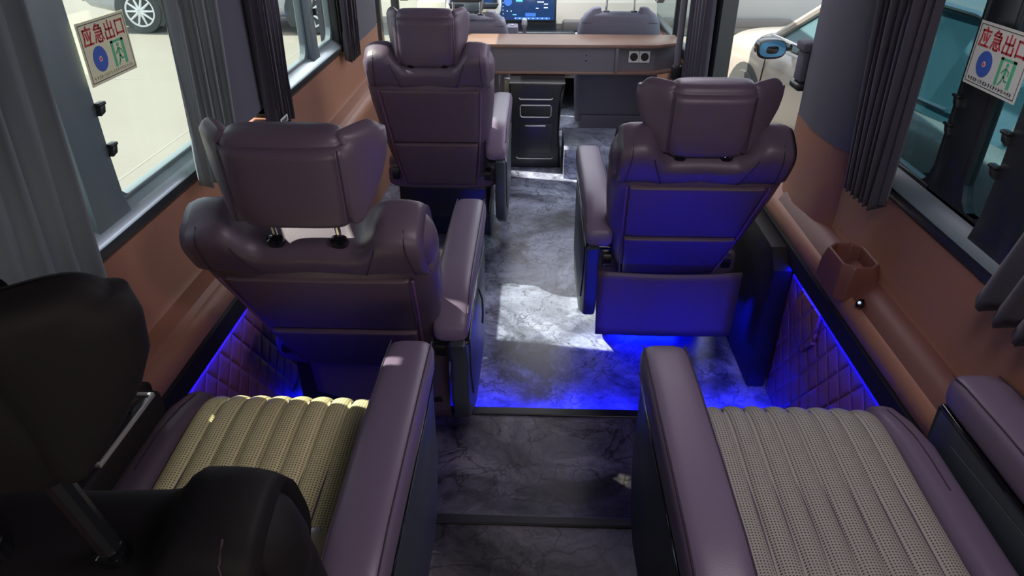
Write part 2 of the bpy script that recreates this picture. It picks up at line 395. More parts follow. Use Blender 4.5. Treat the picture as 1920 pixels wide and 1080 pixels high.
# ---- upper pillars (grey trim above, brown below is the side wall)
def pillar(n, sg, y0, y1, z0, z1, m, label, d0=.93, bow=.02):
    pts = [(sg*1.02, y0), (sg*(d0+.012), y0), (sg*(d0-bow*.7), y0+(y1-y0)*.18), (sg*(d0-bow), (y0+y1)/2), (sg*(d0-bow*.7), y1-(y1-y0)*.18), (sg*(d0+.012), y1), (sg*1.02, y1)]
    o = MB().prism(pts, 'z', z0, z1).build('trim_%d' % n, m); struct(o, label); return o
pillar(7, -1, 2.00, 2.36, .955, 1.86, M['grey_trim'], 'grey pillar trim between the left windows')
pillar(8, -1, 3.40, 4.30, .90, 1.86, M['grey_trim'], 'grey trim behind the driver on the left')
pillar(9, 1, 1.92, 2.46, .935, 1.86, M['grey_trim'], 'grey pillar trim beside the door opening on the right', bow=.05)
pillar(10, 1, 1.96, 2.46, .66, .935, M['brown'], 'brown lower pillar trim beside the door opening', bow=.048)
pillar(11, 1, 3.78, 4.45, -.06, 1.86, M['frame'], 'dark door pillar ahead of the opening', bow=.01)
pillar(12, -1, FL0, .1, .9, 1.86, M['grey_trim'], 'grey rear left quarter trim')
pillar(13, 1, FL0, .1, .9, 1.86, M['grey_trim'], 'grey rear right quarter trim')
o = MB().box(.955, 1.02, 2.44, 3.8, -.06, .02).build('trim_14', M['plastic'], smooth=False); struct(o, 'black door sill')
# rubber door seal with the bright piping edge on the pillar
o = MB().tube([(.965, 2.475, .02), (.965, 2.48, .5), (.962, 2.475, .80), (.955, 2.462, .95), (.95, 2.45, 1.3), (.95, 2.44, 1.8)], .011).build('trim_15', M['gloss']); struct(o, 'rubber seal round the door opening')
# handle and belt guide on the pillar
bg_ = thing('belt_guide', 'grey plastic seat belt guide on the edge of the right pillar', 'belt guide', (.905, 2.425, 1.13))
MB().rbox(-.02, .02, -.035, .03, -.10, .0, .008).build('slider', M['grey_trim'], bg_)
MB().rbox(-.028, .022, -.05, .035, -.125, -.10, .008).build('lower_clip', M['plastic'], bg_)
MB().rbox(-.028, .022, -.045, .035, 0, .03, .008).build('upper_clip', M['grey_trim'], bg_)

# roof rails above windows
for sg in (-1, 1):
    a, b2 = sorted((sg*.93, sg*1.02))
    o = MB().box(a, b2, FL0, 6.6, 1.66, 1.9).build('trim_16' if sg < 0 else 'trim_17', M['grey_trim'], smooth=False); struct(o, 'grey rail above the %s windows' % ('left' if sg < 0 else 'right'))

# ---- windows
def window(n, sg, y0, y1, bars, m_pane, latch=(), label=''):
    z0, z1 = .905, 1.665; x = .955
    root = bpy.data.objects.new('window_%d' % n, None); COL.objects.link(root); root.location = (0, 0, 0); root['kind'] = 'structure'; root['label'] = label
    def X(a, b): return sorted((sg*a, sg*b))
    mb = MB()
    a, b_ = X(.925, 1.0)
    mb.rbox(a, b_, y0, y1, z0, z0+.035, .008); mb.rbox(a, b_, y0, y1, z1-.03, z1, .008)
    mb.rbox(a, b_, y0, y0+.035, z0, z1, .008); mb.rbox(a, b_, y1-.035, y1, z0, z1, .008)
    mb.build('window_frame', M['frame'], root)
    a, b_ = X(.94, .99)
    MB().prism([(sg*.922, z0+.032), (sg*.925, z0+.040), (sg*.962, z0+.066), (sg*.985, z0+.066), (sg*.985, z0+.03)], 'y', y0+.03, y1-.03).build('window_sill', M['alu'] if sg < 0 else M['frame_hazed'], root)
    mb = MB(); a, b_ = X(.958, .985)
    for (q0, q1) in zip([y0+.03]+[b[1] for b in bars], [b[0] for b in bars]+[y1-.03]):
        # sash with rounded lower corners
        w = .018
        mb.rbox(a, b_, q0, q0+w, z0+.05, z1-.03, .005); mb.rbox(a, b_, q1-w, q1, z0+.05, z1-.03, .005); mb.rbox(a, b_, q0, q1, z0+.05, z0+.075, .005)
        for (cy, s2) in ((q0+w, 1), (q1-w, -1)):
            pts = [(cy-s2*.002, z0+.07), (cy+s2*.05, z0+.07), (cy+s2*.028, z0+.078), (cy+s2*.011, z0+.093), (cy, z0+.125), (cy-s2*.002, z0+.125)]
            mb.prism(pts, 'x', a+.002, b_-.002)
    mb.build('sash', M['frame_hazed'] if sg < 0 else M['frame'], root)
    for (q0, q1, xx, mm) in bars:
        a, b_ = X(xx, xx+.04)
        br = MB()
        br.prism([(q0, z0+.045), (q1+.02, z0+.045), (q1+.004, z0+.10), (q1, z0+.20), (q1, z1-.02), (q0, z1-.02)], 'x', a, b_, .006)
        br.build('mullion', M[mm], root)
        for (ly, lz) in latch:
            if abs(ly-(q0+q1)/2) < .12:
                lt = MB(); a2, b2_ = X(xx-.012, xx+.004)
                lt.rbox(a2, b2_, ly-.014, ly+.014, lz-.004, lz+.004, .003)
                lt.prism([(ly-.016, lz-.022), (ly+.002, lz-.018), (ly+.008, lz-.003), (ly-.010, lz-.003)], 'x', a2+.002, b2_, .001)
                lt.build('latch', M['plastic'], root)
    a, b_ = X(.970, .974)
    MB().box(a, b_, y0+.03, y1-.03, z0+.04, z1-.02).build('pane', m_pane, root, smooth=False)
    return root
window(1, -1, .2, 1.99, [(1.325, 1.445, .938, 'frame_hazed'), (.55, .63, .945, 'frame_hazed')], M['glass'], [(1.452, 1.205), (1.452, 1.115)], 'rear left sliding window')
window(2, -1, 2.37, 3.42, [(2.985, 3.075, .938, 'frame_hazed')], M['glass'], [(3.08, 1.15)], 'front left sliding window')
window(3, 1, .2, 1.92, [(1.50, 1.60, .958, 'frame'), (1.24, 1.36, .936, 'frame'), (.5, .6, .94, 'frame')], M['tint'], [(1.60, 1.20), (1.60, 1.135), (1.365, 1.19), (1.365, 1.12)], 'rear right sliding window with dark tint')

# front cab door windows and windscreen
def cabwin(n, sg):
    root = bpy.data.objects.new('window_%d' % n, None); COL.objects.link(root); root['kind'] = 'structure'
    a, b_ = sorted((sg*.945, sg*1.0))
    mb = MB(); mb.rbox(a, b_, 4.45, 6.3, .62, .68, .01); mb.rbox(a, b_, 4.42, 4.50, .62, 1.66, .01); mb.rbox(a, b_, 5.05, 5.09, .66, 1.66, .006)
    mb.prism([(6.30, .62), (6.38, .62), (5.95, 1.68), (5.87, 1.68)], 'x', a, b_, .006)
    mb.build('window_frame', M['frame'], root)
    a, b_ = sorted((sg*.97, sg*.974))
    MB().prism([(4.46, .66), (6.32, .66), (5.9, 1.66), (4.46, 1.66)], 'x', a, b_).build('pane', M['glass'], root, smooth=False)
cabwin(4, -1); cabwin(5, 1)
root = bpy.data.objects.new('window_6', None); COL.objects.link(root); root['kind'] = 'structure'
MB().prism([(6.52, .78), (6.53, .785), (6.05, 1.70), (6.04, 1.70)], 'x', -.93, .93).build('pane', M['glass'], root, smooth=False)
MB().box(-1.0, 1.0, 6.5, 6.6, -.06, .78).build('wall_front', M['dash_dark'], smooth=False)['kind'] = 'structure'

# ---------------------------------------------------------------- curtains
def curtain(name, label, sg, top, bot, z1, z0, m, pleats, amp=.018, x=.89, hem=.01, tie=None, group=None, ph=0):
    """hanging pleated cloth along y; top / bot = (y0,y1)"""
    nu, nv = pleats*8, 26; vs = []; fs = []
    rnd = random.Random(len(label)+pleats)
    jit = [rnd.uniform(-.35, .35) for _ in range(pleats+2)]
    for j in range(nv+1):
        t = j/nv; z = lerp(z1, z0, t)
        q0, q1 = lerp(top[0], bot[0], t), lerp(top[1], bot[1], t)
        if tie:      # (z, width factor)
            g = math.exp(-((z-tie[0])/.09)**2); c = lerp(q0, q1, tie[2]); q0 = lerp(q0, c+(q0-c)*tie[1], g); q1 = lerp(q1, c+(q1-c)*tie[1], g)
        for i in range(nu+1):
            u = i/nu; k = u*pleats; jj = jit[int(k)]
            a = amp*(1+.3*jj)*(1+.2*math.sin(3*t+jj*9))
            w = math.sin(2*PI*k+jj+ph+.5*math.sin(2.2*t+jj*4))
            yy = lerp(q0, q1, u)+.006*math.sin(4*PI*k+t*2)
            zz = z + (hem*math.sin(2*PI*k+1)*(t**8))
            vs.append((sg*(x-.002+a*w), yy, zz))
    for j in range(nv):
        for i in range(nu):
            p = j*(nu+1)+i; fs.append((p, p+1, p+nu+2, p+nu+1))
    t = thing(name, label, 'curtain', (0, 0, 0), 0, group)
    MB().add(vs, fs).build('cloth', m, t, solid=.003, auto=0)
    MB().rbox(min(sg*(x+.02), sg*(x+.035)), max(sg*(x+.02), sg*(x+.035)), top[0]-.05, top[1]+.05, z1-.005, z1+.01, .003).build('rail', M['silver'], t)
    return t
curtain('curtain', 'wide slate grey curtain hanging at the rear of the left window', -1, (.25, 1.27), (.20, 1.225), 1.62, .895, M['curtain_haze'], 15, .017)
curtain('curtain', 'grey curtain gathered at the front edge of the rear left window', -1, (1.76, 2.02), (1.73, 1.96), 1.62, .90, M['curtain_haze'], 7, .016)
c3 = curtain('curtain', 'dark violet curtain with a white tag between the two left windows', -1, (2.26, 2.52), (2.27, 2.47), 1.62, .875, M['curtain'], 6, .016, hem=.004)
MB().rbox(-.868, -.864, 2.30, 2.37, .893, .915, .001).build('size_tag', M['white'], c3)
b = MB()
for k in range(4): b.box(-.863, -.8625, 2.308+k*.014, 2.316+k*.014, .897, .911)
b.build('tag_print', M['ink'], c3, smooth=False)
curtain('curtain', 'violet grey curtain at the front edge of the forward left window', -1, (3.36, 3.62), (3.36, 3.56), 1.62, .875, M['curtain'], 6, .016)
curtain('curtain', 'dark curtain gathered tight at the front edge of the right window', 1, (1.66, 1.96), (1.68, 1.86), 1.62, .885, M['curtain'], 7, .020, hem=.012)
curtain('curtain', 'dark curtain bunched at the rear edge of the right window', 1, (.25, 1.02), (.55, 1.20), 1.62, .905, M['curtain'], 11, .018, hem=.012)
curtain('curtain', 'long blue grey curtain hanging beside the door opening ahead of the lone right seat', 1, (3.80, 4.30), (3.78, 4.30), 1.75, .34, M['curtain'], 7, .017, x=.90)

# ---------------------------------------------------------------- stickers on the glass
CH = {}
def U_(*a): return a
# strokes on a 10x10 grid, each a polyline ; 应 急 出 口
CH['ying'] = [[(5, 10), (5.6, 8.9)], [(1.5, 8.4), (9.4, 8.4)], [(1.9, 8.4), (1.8, 4), (.6, .3)], [(3.6, 6.6), (4.6, 3)], [(5.7, 7.2), (6.3, 3.6)], [(8.7, 6.8), (6.4, .8)], [(2.2, .6), (9.6, .6)]]
CH['ji'] = [[(4, 10), (1.2, 7.4)], [(3.4, 9), (7, 9), (6, 7.3)], [(1.8, 7.3), (8.2, 7.3), (8.2, 4), (1.8, 4)], [(2, 5.6), (8.2, 5.6)], [(1.7, 2.8), (.7, .6)], [(3.4, 2.9), (3.5, .9), (4.4, .3), (7.2, .3), (7.4, 1.5)], [(5.1, 3.1), (5.8, 1.8)], [(8.2, 2.9), (9.4, 1)]]
CH['chu'] = [[(5, 10), (5, .8)], [(1.6, 8.8), (1.6, 5.4), (8.4, 5.4), (8.4, 8.8)], [(.8, 4.2), (.8, .6), (9.2, .6), (9.2, 4.2)]]
CH['kou'] = [[(1.3, 8.6), (1.3, .6)], [(1.3, 8.4), (8.7, 8.4), (8.7, .6)], [(1.3, 1.5), (8.7, 1.5)]]
def ribbon(mb, pts, w, x0, x1, F):
    for (a, b) in zip(pts, pts[1:]):
        d = Vector((b[0]-a[0], b[1]-a[1])); l = d.length
        if l == 0: continue
        d /= l; n = Vector((-d.y, d.x))*w/2; e = d*w*.35
        a_, b_ = Vector(a)-e, Vector(b)+e
        q = [a_+n, a_-n, b_-n, b_+n]
        vs = [F(p[0], p[1], x) for x in (x0, x1) for p in q]
        mb.add(vs, [(0, 1, 2, 3), (7, 6, 5, 4), (0, 4, 5, 1), (1, 5, 6, 2), (2, 6, 7, 3), (3, 7, 4, 0)])
def sticker(sg, y_left, z0, label, base, faded):
    """.187 x .127 m emergency exit sticker; u runs to the reader's right"""
    W_, H_ = .187, .127
    t = thing('exit_sticker', label, 'sticker', (sg*.932, y_left, z0))
    dy = 1 if sg < 0 else -1
    def F(u, v, d): return (-sg*d, dy*u, v)
    def rect(mb, u0, u1, v0, v1, d0, d1):
        vs = [F(u, v, d) for u in (u0, u1) for v in (v0, v1) for d in (d0, d1)]
        mb.add(vs, [(0, 1, 3, 2), (4, 6, 7, 5), (0, 4, 5, 1), (2, 3, 7, 6), (0, 2, 6, 4), (1, 5, 7, 3)])
    mb = MB(); rect(mb, 0, W_, 0, H_, -.001, 0); mb.build('backing', base, t, smooth=False)
    mb = MB(); e = .006; w = .0016
    ribbon(mb, [(e, e), (W_-e, e), (W_-e, H_-e), (e, H_-e), (e, e)], w, 0, .0004, F); mb.build('border', M['ink'], t, smooth=False)
    mb = MB()
    for i, c in enumerate(('ying', 'ji', 'chu', 'kou')):
        for st in CH[c]:
            ribbon(mb, [(.012+i*.042+p[0]*.0037, .079+p[1]*.0037) for p in st], .0042, 0, .0006, F)
    mb.build('lettering', M['red'], t, smooth=False)
    def disc(mb, cu, cv, r, d0, d1, n=40):
        vs = [F(cu+r*math.cos(2*PI*k/n), cv+r*math.sin(2*PI*k/n), d) for d in (d0, d1) for k in range(n)]
        mb.add(vs, [tuple(range(n)), tuple(range(2*n-1, n-1, -1))]+[(k, (k+1) % n, n+(k+1) % n, n+k) for k in range(n)])
    mb = MB(); disc(mb, .055, .048, .0262, 0, .0006); mb.build('blue_disc', M['blue'], t, smooth=False)
    mb = MB(); disc(mb, .055, .048, .0055, .0006, .001); mb.build('white_ring', M['white'], t, smooth=False)
    mb = MB(); disc(mb, .055, .048, .0036, .001, .0013); mb.build('red_dot', M['redb'], t, smooth=False)
    mb = MB()   # door
    u0, u1, v0, v1 = .105, .157, .020, .074
    rect(mb, u0, u0+.009, v0, v1, 0, .0006); rect(mb, u1-.010, u1, v0, v1, 0, .0006); rect(mb, u0, u1, v1-.005, v1, 0, .0006)
    mb.build('door_symbol', M['green'], t, smooth=False)
    mb = MB(); disc(mb, .1315, .0625, .0042, 0, .0007)
    ribbon(mb, [(.131, .055), (.1305, .040)], .0065, 0, .0007, F)
    ribbon(mb, [(.133, .055), (.141, .051), (.1425, .044)], .0028, 0, .0007, F)
    ribbon(mb, [(.129, .055), (.123, .050), (.119, .0455)], .0028, 0, .0007, F)
    ribbon(mb, [(.132, .040), (.136, .033), (.1435, .033)], .0034, 0, .0007, F)
    ribbon(mb, [(.130, .040), (.126, .030), (.120, .0225)], .0036, 0, .0007, F)
    mb.build('running_figure', M['green'], t, smooth=False)
    mb = MB(); r = random.Random(3)     # the row of small, worn characters
    for k in range(17):
        cu = .014+k*.0094 if k < 17 else 0
        if cu > .172: break
        for _ in range(4):
            if r.random() < .5: ribbon(mb, [(cu, .0105+r.random()*.006), (cu+.0062, .0105+r.random()*.006)], .0009, 0, .0004, F)
            else: q = cu+r.random()*.006; ribbon(mb, [(q, .0098), (q+r.uniform(-.001, .001), .0172)], .0009, 0, .0004, F)
    mb.build('small_print', M['olive'] if faded else M['ink'], t, smooth=False)
    return t
sticker(-1, 1.445, 1.241, 'pale yellow emergency exit sticker on the left window glass', M['sticker_cream'], True)
sticker(1, 1.565, 1.241, 'off white emergency exit sticker on the dark right window glass', M['sticker_white'], False)

# ---------------------------------------------------------------- captain's seats
def seat_arm(R, sg, ax, dz, dy=0):
    secs = []
    for yy, zc, zh, xw in ((-.17, .545, .030, .046), (-.13, .575, .040, .050), (-.07, .602, .045, .052), (.03, .612, .045, .053), (.2, .614, .044, .054), (.38, .614, .043, .054), (.50, .612, .042, .053), (.56, .608, .040, .051)):
        secs.append(((ax, yy+dy, zc+dz), (xw, 0, 0), (0, 0, zh), 3.6))
    ar = MB().rloft(secs, .020, .035, 32, k=5).build('armrest', M['leather_arm'], R, auto=0)
    for s2 in (-1, 1):
        MB().tube([(ax+s2*.045, yy+dy, zz+dz) for yy, zz in ((-.14, .600), (-.07, .638), (.03, .649), (.2, .6505), (.38, .650), (.50, .647), (.545, .642))], .0017, 6).build('seam', M['seam'], ar)
    secs = [((ax, yy+dy, zc+dz), (xw, 0, 0), (0, 0, .007), 4) for yy, zc, xw in ((-.165, .515, .046), (-.12, .537, .049), (-.06, .556, .050), (.2, .568, .051), (.40, .568, .051), (.545, .568, .048))]
    MB().rloft(secs, .004, .006, 28).build('gloss_trim', M['gloss'], ar)
    pts = [(-.185, .520), (-.15, .44), (-.17, .33), (-.13, .22), (.05, .12), (.42, .10), (.50, .16), (.54, .32), (.545, .565), (.2, .565), (-.06, .553), (-.12, .534)]
    x0, x1 = sorted((ax+sg*.042, ax-sg*.006))
    if dy: x0, x1 = ax-.049, ax-.037
    pts = [(a+dy, b+dz) if b > .3 else (a+dy, b) for a, b in pts]
    sp = MB().prism(pts, 'x', x0, x1, .012, seg=3).build('side_panel', M['plastic_teal'], R, auto=40)
    MB().prism([(a+dy, b) for a, b in [(-.12, .50), (-.10, .36), (-.05, .25), (.08, .18), (.36, .17), (.44, .24), (.47, .50), (.2, .52)]], 'x', *((ax+sg*.043, ax+sg*.047) if not dy else (ax-.0520, ax-.049)), .0012).build('panel_inset', M['plastic_teal'], sp, auto=30)

def seat(label, x, y, z0, beta, arms, insert, hr_tilt=8, wing=50, base_h=.16, flap=None, head=True, panel_w=.205, dark=False, group=None, rz=0, hr_lift=0, pv=.42, adz=0, rarm=None):
    R = thing('captain_seat', label, 'seat', (x, y, z0), rz, group)
    be = math.radians(beta); sb, cb = math.sin(be), math.cos(be)
    def B(u, v, w): return (u, -v*sb+w*cb, pv+v*cb+w*sb)      # backrest frame
    L_ = M['leather_dark'] if dark else M['leather']; LP = M['leather_dark'] if dark else M['leather_panel']  # dark: shade on back and headrest is put into the leather colour
    # ---- backrest body
    hw = [(-.06, .195), (0, .205), (.12, .228), (.28, .250), (.42, .264), (.52, .268), (.62, .262)]
    ht = [(-.06, .05), (.1, .062), (.4, .064), (.52, .066), (.62, .055)]
    secs = [((0, v, 0), (interp(hw, v), 0, 0), (0, 0, interp(ht, v)), 3.6) for v in (-.06, 0, .06, .12, .2, .28, .36, .42, .48, .52, .56)]
    MB().rloft(secs, .02, .035, 40, T=B).build('backrest', L_, R, auto=0)
    # ---- shoulder yoke: low in the middle, rising to a padded shoulder on each side
    def top(u):
        a = abs(u); t = min(1, max(0, (a-.100)/.070)); t = t*t*(3-2*t)
        return .606+.072*t-.030*min(1, max(0, (a-.195)/.075))**2
    secs = []
    N_ = 30
    for k in range(N_+1):
        u = -.272+.544*k/N_; tp = top(u); bt = .508
        th = .070-.006*(1-min(1, abs(u)/.12))-.016*max(0, (abs(u)-.225)/.047)**2
        secs.append(((u, (tp+bt)/2, .003), (0, (tp-bt)/2, 0), (0, 0, th), 3.4))
    yk = MB().rloft(secs, .050, .050, 36, T=B, k=5).build('shoulder_yoke', L_, R, auto=0)
    def Yk(u, v, e=.0006):
        tp = top(u); c = (tp+.508)/2; hv = (tp-.508)/2; th = .070-.006*(1-min(1, abs(u)/.12))-.016*max(0, (abs(u)-.225)/.047)**2
        return (u, v, .003-e-th*max(0., 1-min(1, abs((v-c)/hv))**3.4)**(1/3.4))
    for sg in (-1, 1):
        MB().tube([Yk(sg*(.224-.010*t), lerp(.525, top(.216)-.001, t)) for t in [k/14 for k in range(15)]], .0016, 6, T=B).build('seam', M['seam'], yk)
    # seam line between pads and panel
    MB().tube([Yk(-.23+.023*i, .5205-.006*(abs(i-10)/10)**2, .001) for i in range(21)], .002, 6, T=B).build('cross_seam', M['seam'], R)
    for sg in (-1, 1):
        MB().tube([Yk(sg*lerp(.112, .150, t), lerp(.522, .640, t)) for t in [k/12 for k in range(13)]], .0018, 6, T=B).build('seam', M['seam'], R)
    # ---- rear panel and pocket
    pw = panel_w
    secs = []
    for v in (.235, .26, .34, .42, .48, .512):
        q = pw*interp([(0, .82), (.25, .92), (.5, 1.0)], v)
        secs.append(((0, v, -.062), (q, 0, 0), (0, 0, .013), 7))
    MB().rloft(secs, .004, .004, 40, T=B).build('back_panel', LP, R, auto=50)
    secs = []
    for v in (-.03, .02, .08, .15, .20, .228):
        q = pw*interp([(-.03, .80), (.25, .92), (.5, 1.0)], v)
        secs.append(((0, v, -.062-.012*math.sin(max(0, v+.03)/.258*PI*.55)), (q, 0, 0), (0, 0, .013), 7))
    MB().rloft(secs, .006, .004, 40, T=B).build('back_pocket', LP, R, auto=50)
    MB().box(-pw*.90, pw*.90, .226, .240, -.069, -.060, T=B).build('pocket_slit_shade', M['black'], R, smooth=False)  # black strip drawn for the darkness inside the pocket slit
    for sg in (-1, 1):
        MB().tube([(sg*pw*q, v, -.071) for v, q in ((-.03, .84), (.10, .91), (.25, .96), (.40, 1.01), (.515, 1.045))], .0035, 8, T=B).build('piping', M['piping'], R)
    # ---- headrest
    if head:
        ph = be - math.radians(hr_tilt)          # headrest leans less than the back
        ox, oy, oz = B(0, .600+hr_lift, -.004)
        sh, ch = math.sin(math.radians(hr_tilt)), math.cos(math.radians(hr_tilt))
        def Hd(u, v, w): return (u, oy-v*sh+w*ch, oz+v*ch+w*sh)
        H = []
        hh = .224
        for v in (.0, .035, .08, .13, .17, .20, hh):
            H.append(((0, v, .004*math.sin(v/hh*PI)), (interp([(0, .112), (.08, .121), (.2, .121), (.26, .114)], v), 0, 0), (0, 0, interp([(0, .044), (.1, .052), (.2, .050), (.26, .040)], v)), 4.2))
        hr = MB().rloft(H, .026, .030, 40, T=Hd, k=5).build('headrest', L_, R, auto=0)
        for sg in (-1, 1):
            if not dark: MB().tube([(sg*.112, v, -.0462) for v in (.03, .07, .11, .155, .195)], .0018, 6, T=Hd).build('seam', M['seam'], hr)
            wg = math.radians(wing); cw, sw_ = math.cos(wg), math.sin(wg)
            Wd = []
            so = [(.0, .006), (.03, .030), (.07, .066), (.11, .094), (.15, .106), (.19, .104), (.22, .082)]
            for v in (.006, .03, .06, .09, .125, .16, .19, .218):
                s_ = interp(so, v); cen = s_/2-.012
                cpt = (sg*(.116+cen*cw), v+.005, -.008+cen*sw_)
                Wd.append((cpt, (sg*(s_/2+.012)*cw, 0, (s_/2+.012)*sw_), (-sg*.023*sw_, 0, .023*cw), 2.6))
            wgo = MB().rloft(Wd, .016, .028, 28, T=Hd, k=5).build('head_wing', L_, hr, auto=0)
            # post and guide
            a = Vector(B(sg*.068, .59, -.022)); c = Vector(Hd(sg*.068, .04, 0))
            MB().tube([a, (a+c)/2, c], .0065 if not dark else .013, 10).build('post', M['chrome'] if not dark else M['plastic'], hr)
            q = Vector(B(sg*.068, .612, -.022))
            d = Vector(B(0, 1, 0))-Vector(B(0, 0, 0))
            MB().loft([(q-d*.012, Vector((.020, 0, 0)), d.cross(Vector((1, 0, 0)))*.015, 2.5), (q+d*.008, Vector((.018, 0, 0)), d.cross(Vector((1, 0, 0)))*.013, 2.5), (q+d*.012, Vector((.010, 0, 0)), d.cross(Vector((1, 0, 0)))*.008, 2.5)], 16).build('post_guide', M['gloss'], R)
    # ---- seat cushion
    C = []
    for yy, zc, zh, cw_ in ((-.02, .385, .065, .262), (.06, .385, .075, .262), (.2, .39, .078, .262), (.35, .395, .078, .262), (.43, .40, .074, .254), (.48, .40, .068, .238), (.508, .398, .058, .215)):
        C.append(((0, yy, zc), (cw_, 0, 0), (0, 0, zh), 4.5))
    MB().rloft(C, .02, .04, 40, k=5).build('seat_cushion', L_ if not dark else M['leather'], R, auto=0)
    for sg in (-1, 1):
        secs = [((sg*cx, yy, zc), (bw, 0, 0), (0, 0, .050), 3) for yy, zc, cx, bw in ((0, .430, .222, .040), (.1, .432, .222, .040), (.25, .438, .222, .040), (.36, .444, .221, .040), (.43, .440, .214, .038), (.48, .434, .203, .034), (.512, .420, .192, .028))]
        bo = MB().rloft(secs, .03, .035, 28, k=5).build('side_bolster', M['leather_arm'] if not dark else M['leather'], R, auto=0)
        MB().tube([(sg*cx, yy, zz) for yy, zz, cx in ((.24, .4885, .222), (.32, .4925, .222), (.38, .4945, .219), (.43, .4905, .213), (.47, .4860, .205))], .0014, 6).build('seam', M['seam'], bo)
    # fluted insert: grid over path s
    nf = 8; nu = nf*8; path = [(0.01, .462), (.08, .463), (.16, .466), (.24, .470), (.32, .476), (.39, .480), (.44, .478), (.475, .468), (.50, .448), (.512, .415), (.512, .37)]
    # smooth path
    pp = []
    for i in range(len(path)-1):
        for k in range(4):
            t = k/4; p0, p1 = path[max(i-1, 0)], path[i]; p2 = path[i+1]; p3 = path[min(i+2, len(path)-1)]
            pp.append(tuple(.5*((2*p1[j])+(-p0[j]+p2[j])*t+(2*p0[j]-5*p1[j]+4*p2[j]-p3[j])*t*t+(-p0[j]+3*p1[j]-3*p2[j]+p3[j])*t**3) for j in (0, 1)))
    pp.append(path[-1])
    vs = []; fs = []
    for j, (yy, zz) in enumerate(pp):
        a = pp[max(j-1, 0)]; b = pp[min(j+1, len(pp)-1)]; d = Vector((b[0]-a[0], b[1]-a[1])).normalized(); n_ = Vector((-d.y, d.x))
        for i in range(nu+1):
            s_ = i/nu; fl = abs(math.sin(PI*s_*nf))**.42
            h_ = .011*fl-.002 - .006*abs(2*s_-1)**4
            vs.append((lerp(-.186, .186, s_)*(1+.0*j), yy+n_.x*h_, zz+n_.y*h_))
    for j in range(len(pp)-1):
        for i in range(nu):
            p = j*(nu+1)+i; fs.append((p, p+1, p+nu+2, p+nu+1))
    MB().add(vs, fs).build('seat_insert', insert, R, solid=.004, auto=0)
    # front insert on the backrest (cream, faces forward)
    secs = [((0, v, .058), (.15, 0, 0), (0, 0, .014), 5) for v in (.06, .2, .35, .48)]
    MB().rloft(secs, .01, .01, 28, T=B).build('back_insert', insert, R, auto=0)
    # ---- base
    MB().rbox(-.22, .22, .0, .46, base_h, .33, .015).build('seat_base', M['plastic'], R)
    MB().rbox(-.22, .22, .14, .46, .0, base_h+.01, .01).build('pedestal', M['plastic'], R)
    for sg in (-1, 1):
        MB().cyl((sg*.205, -.005, pv-.02), (sg, 0, 0), .035, .03, 20).build('recline_hinge', M['plastic'], R)
    # ---- armrests
    for sg in arms:
        ax = sg*.268; adz_ = adz
        ady = 0
        if rarm and sg > 0: ax, adz_, ady = rarm
        seat_arm(R, sg, ax, adz_, ady)
    if flap:
        f0, f1, fz0, fz1, fy0, fy1 = flap
        vs = []; fs = []; nx, nz = 12, 8
        for j in range(nz+1):
            t = j/nz
            for i in range(nx+1):
                s_ = i/nx
                vs.append((lerp(f0, f1, s_)*(1-.03*t), lerp(fy1, fy0, t)-.006*math.sin(PI*s_), lerp(fz1, fz0, t)-.008*math.sin(PI*s_)*(1-t)))
        for j in range(nz):
            for i in range(nx): p = j*(nx+1)+i; fs.append((p, p+1, p+nx+2, p+nx+1))
        MB().add(vs, fs).build('rear_flap', M['leather_panel'], R, solid=.006, auto=0)
    return R

s1 = seat('mauve leather seat farthest forward on the left, right behind the partition shelf', -.440, 3.16, 0, 24, (1,), M['cream'], hr_tilt=4, wing=66, hr_lift=-.01)
s2 = seat('reclined mauve leather seat on the left with sunlit shoulder, middle of the left row', -.505, 1.73, 0, 33, (1,), M['cream'], hr_tilt=8, wing=54, flap=(-.17, .24, .10, .40, .02, -.02), hr_lift=.065)
s2.scale = (1.06, 1, 1)
s3 = seat('mauve leather seat alone on the right side with a blue lit flap hanging behind it', .498, 2.32, 0, 33, (-1,), M['cream'], hr_tilt=8, wing=32, flap=(-.262, .262, .126, .395, -.12, -.11))
s4 = seat('shade-darkened near seat at lower left with cream cushion, seen from behind its headrest', -.530, .70, .16, 17, (1,), M['cream'], hr_tilt=12, wing=30, dark=True, pv=.235, adz=-.055, hr_lift=.18)
s5 = seat('reclined near seat at lower right with cream perforated cushion in a shaded tone', .557, .70, .16, 48, (-1, 1), M['cream_shaded'], hr_tilt=40, wing=35, pv=.36, adz=-.055, rarm=(.322, -.025, -.125))
# cord on side panel of second seat
cord = MB().tube([(.318, .16, .50), (.330, .13, .48), (.333, .10, .45), (.332, .085, .42)], .003, 8).build('pull_cord', M['black'], s2)
# buckle on the near cushion
bk = thing('seat_belt_buckle', 'beige seat belt buckle lying on the cream near left cushion', 'buckle', (-.345, .765, .642), .5)
MB().rbox(-.022, .022, -.035, .035, 0, .018, .006).build('housing', mat('beige plastic', (.38, .32, .2), .5), bk)
MB().rbox(-.012, .012, .036, .055, .004, .012, .003).build('tongue', M['silver'], bk)
MB().rbox(-.018, .018, -.07, -.03, .002, .008, .002).build('webbing', mat('beige webbing', (.36, .3, .18), .8), bk)

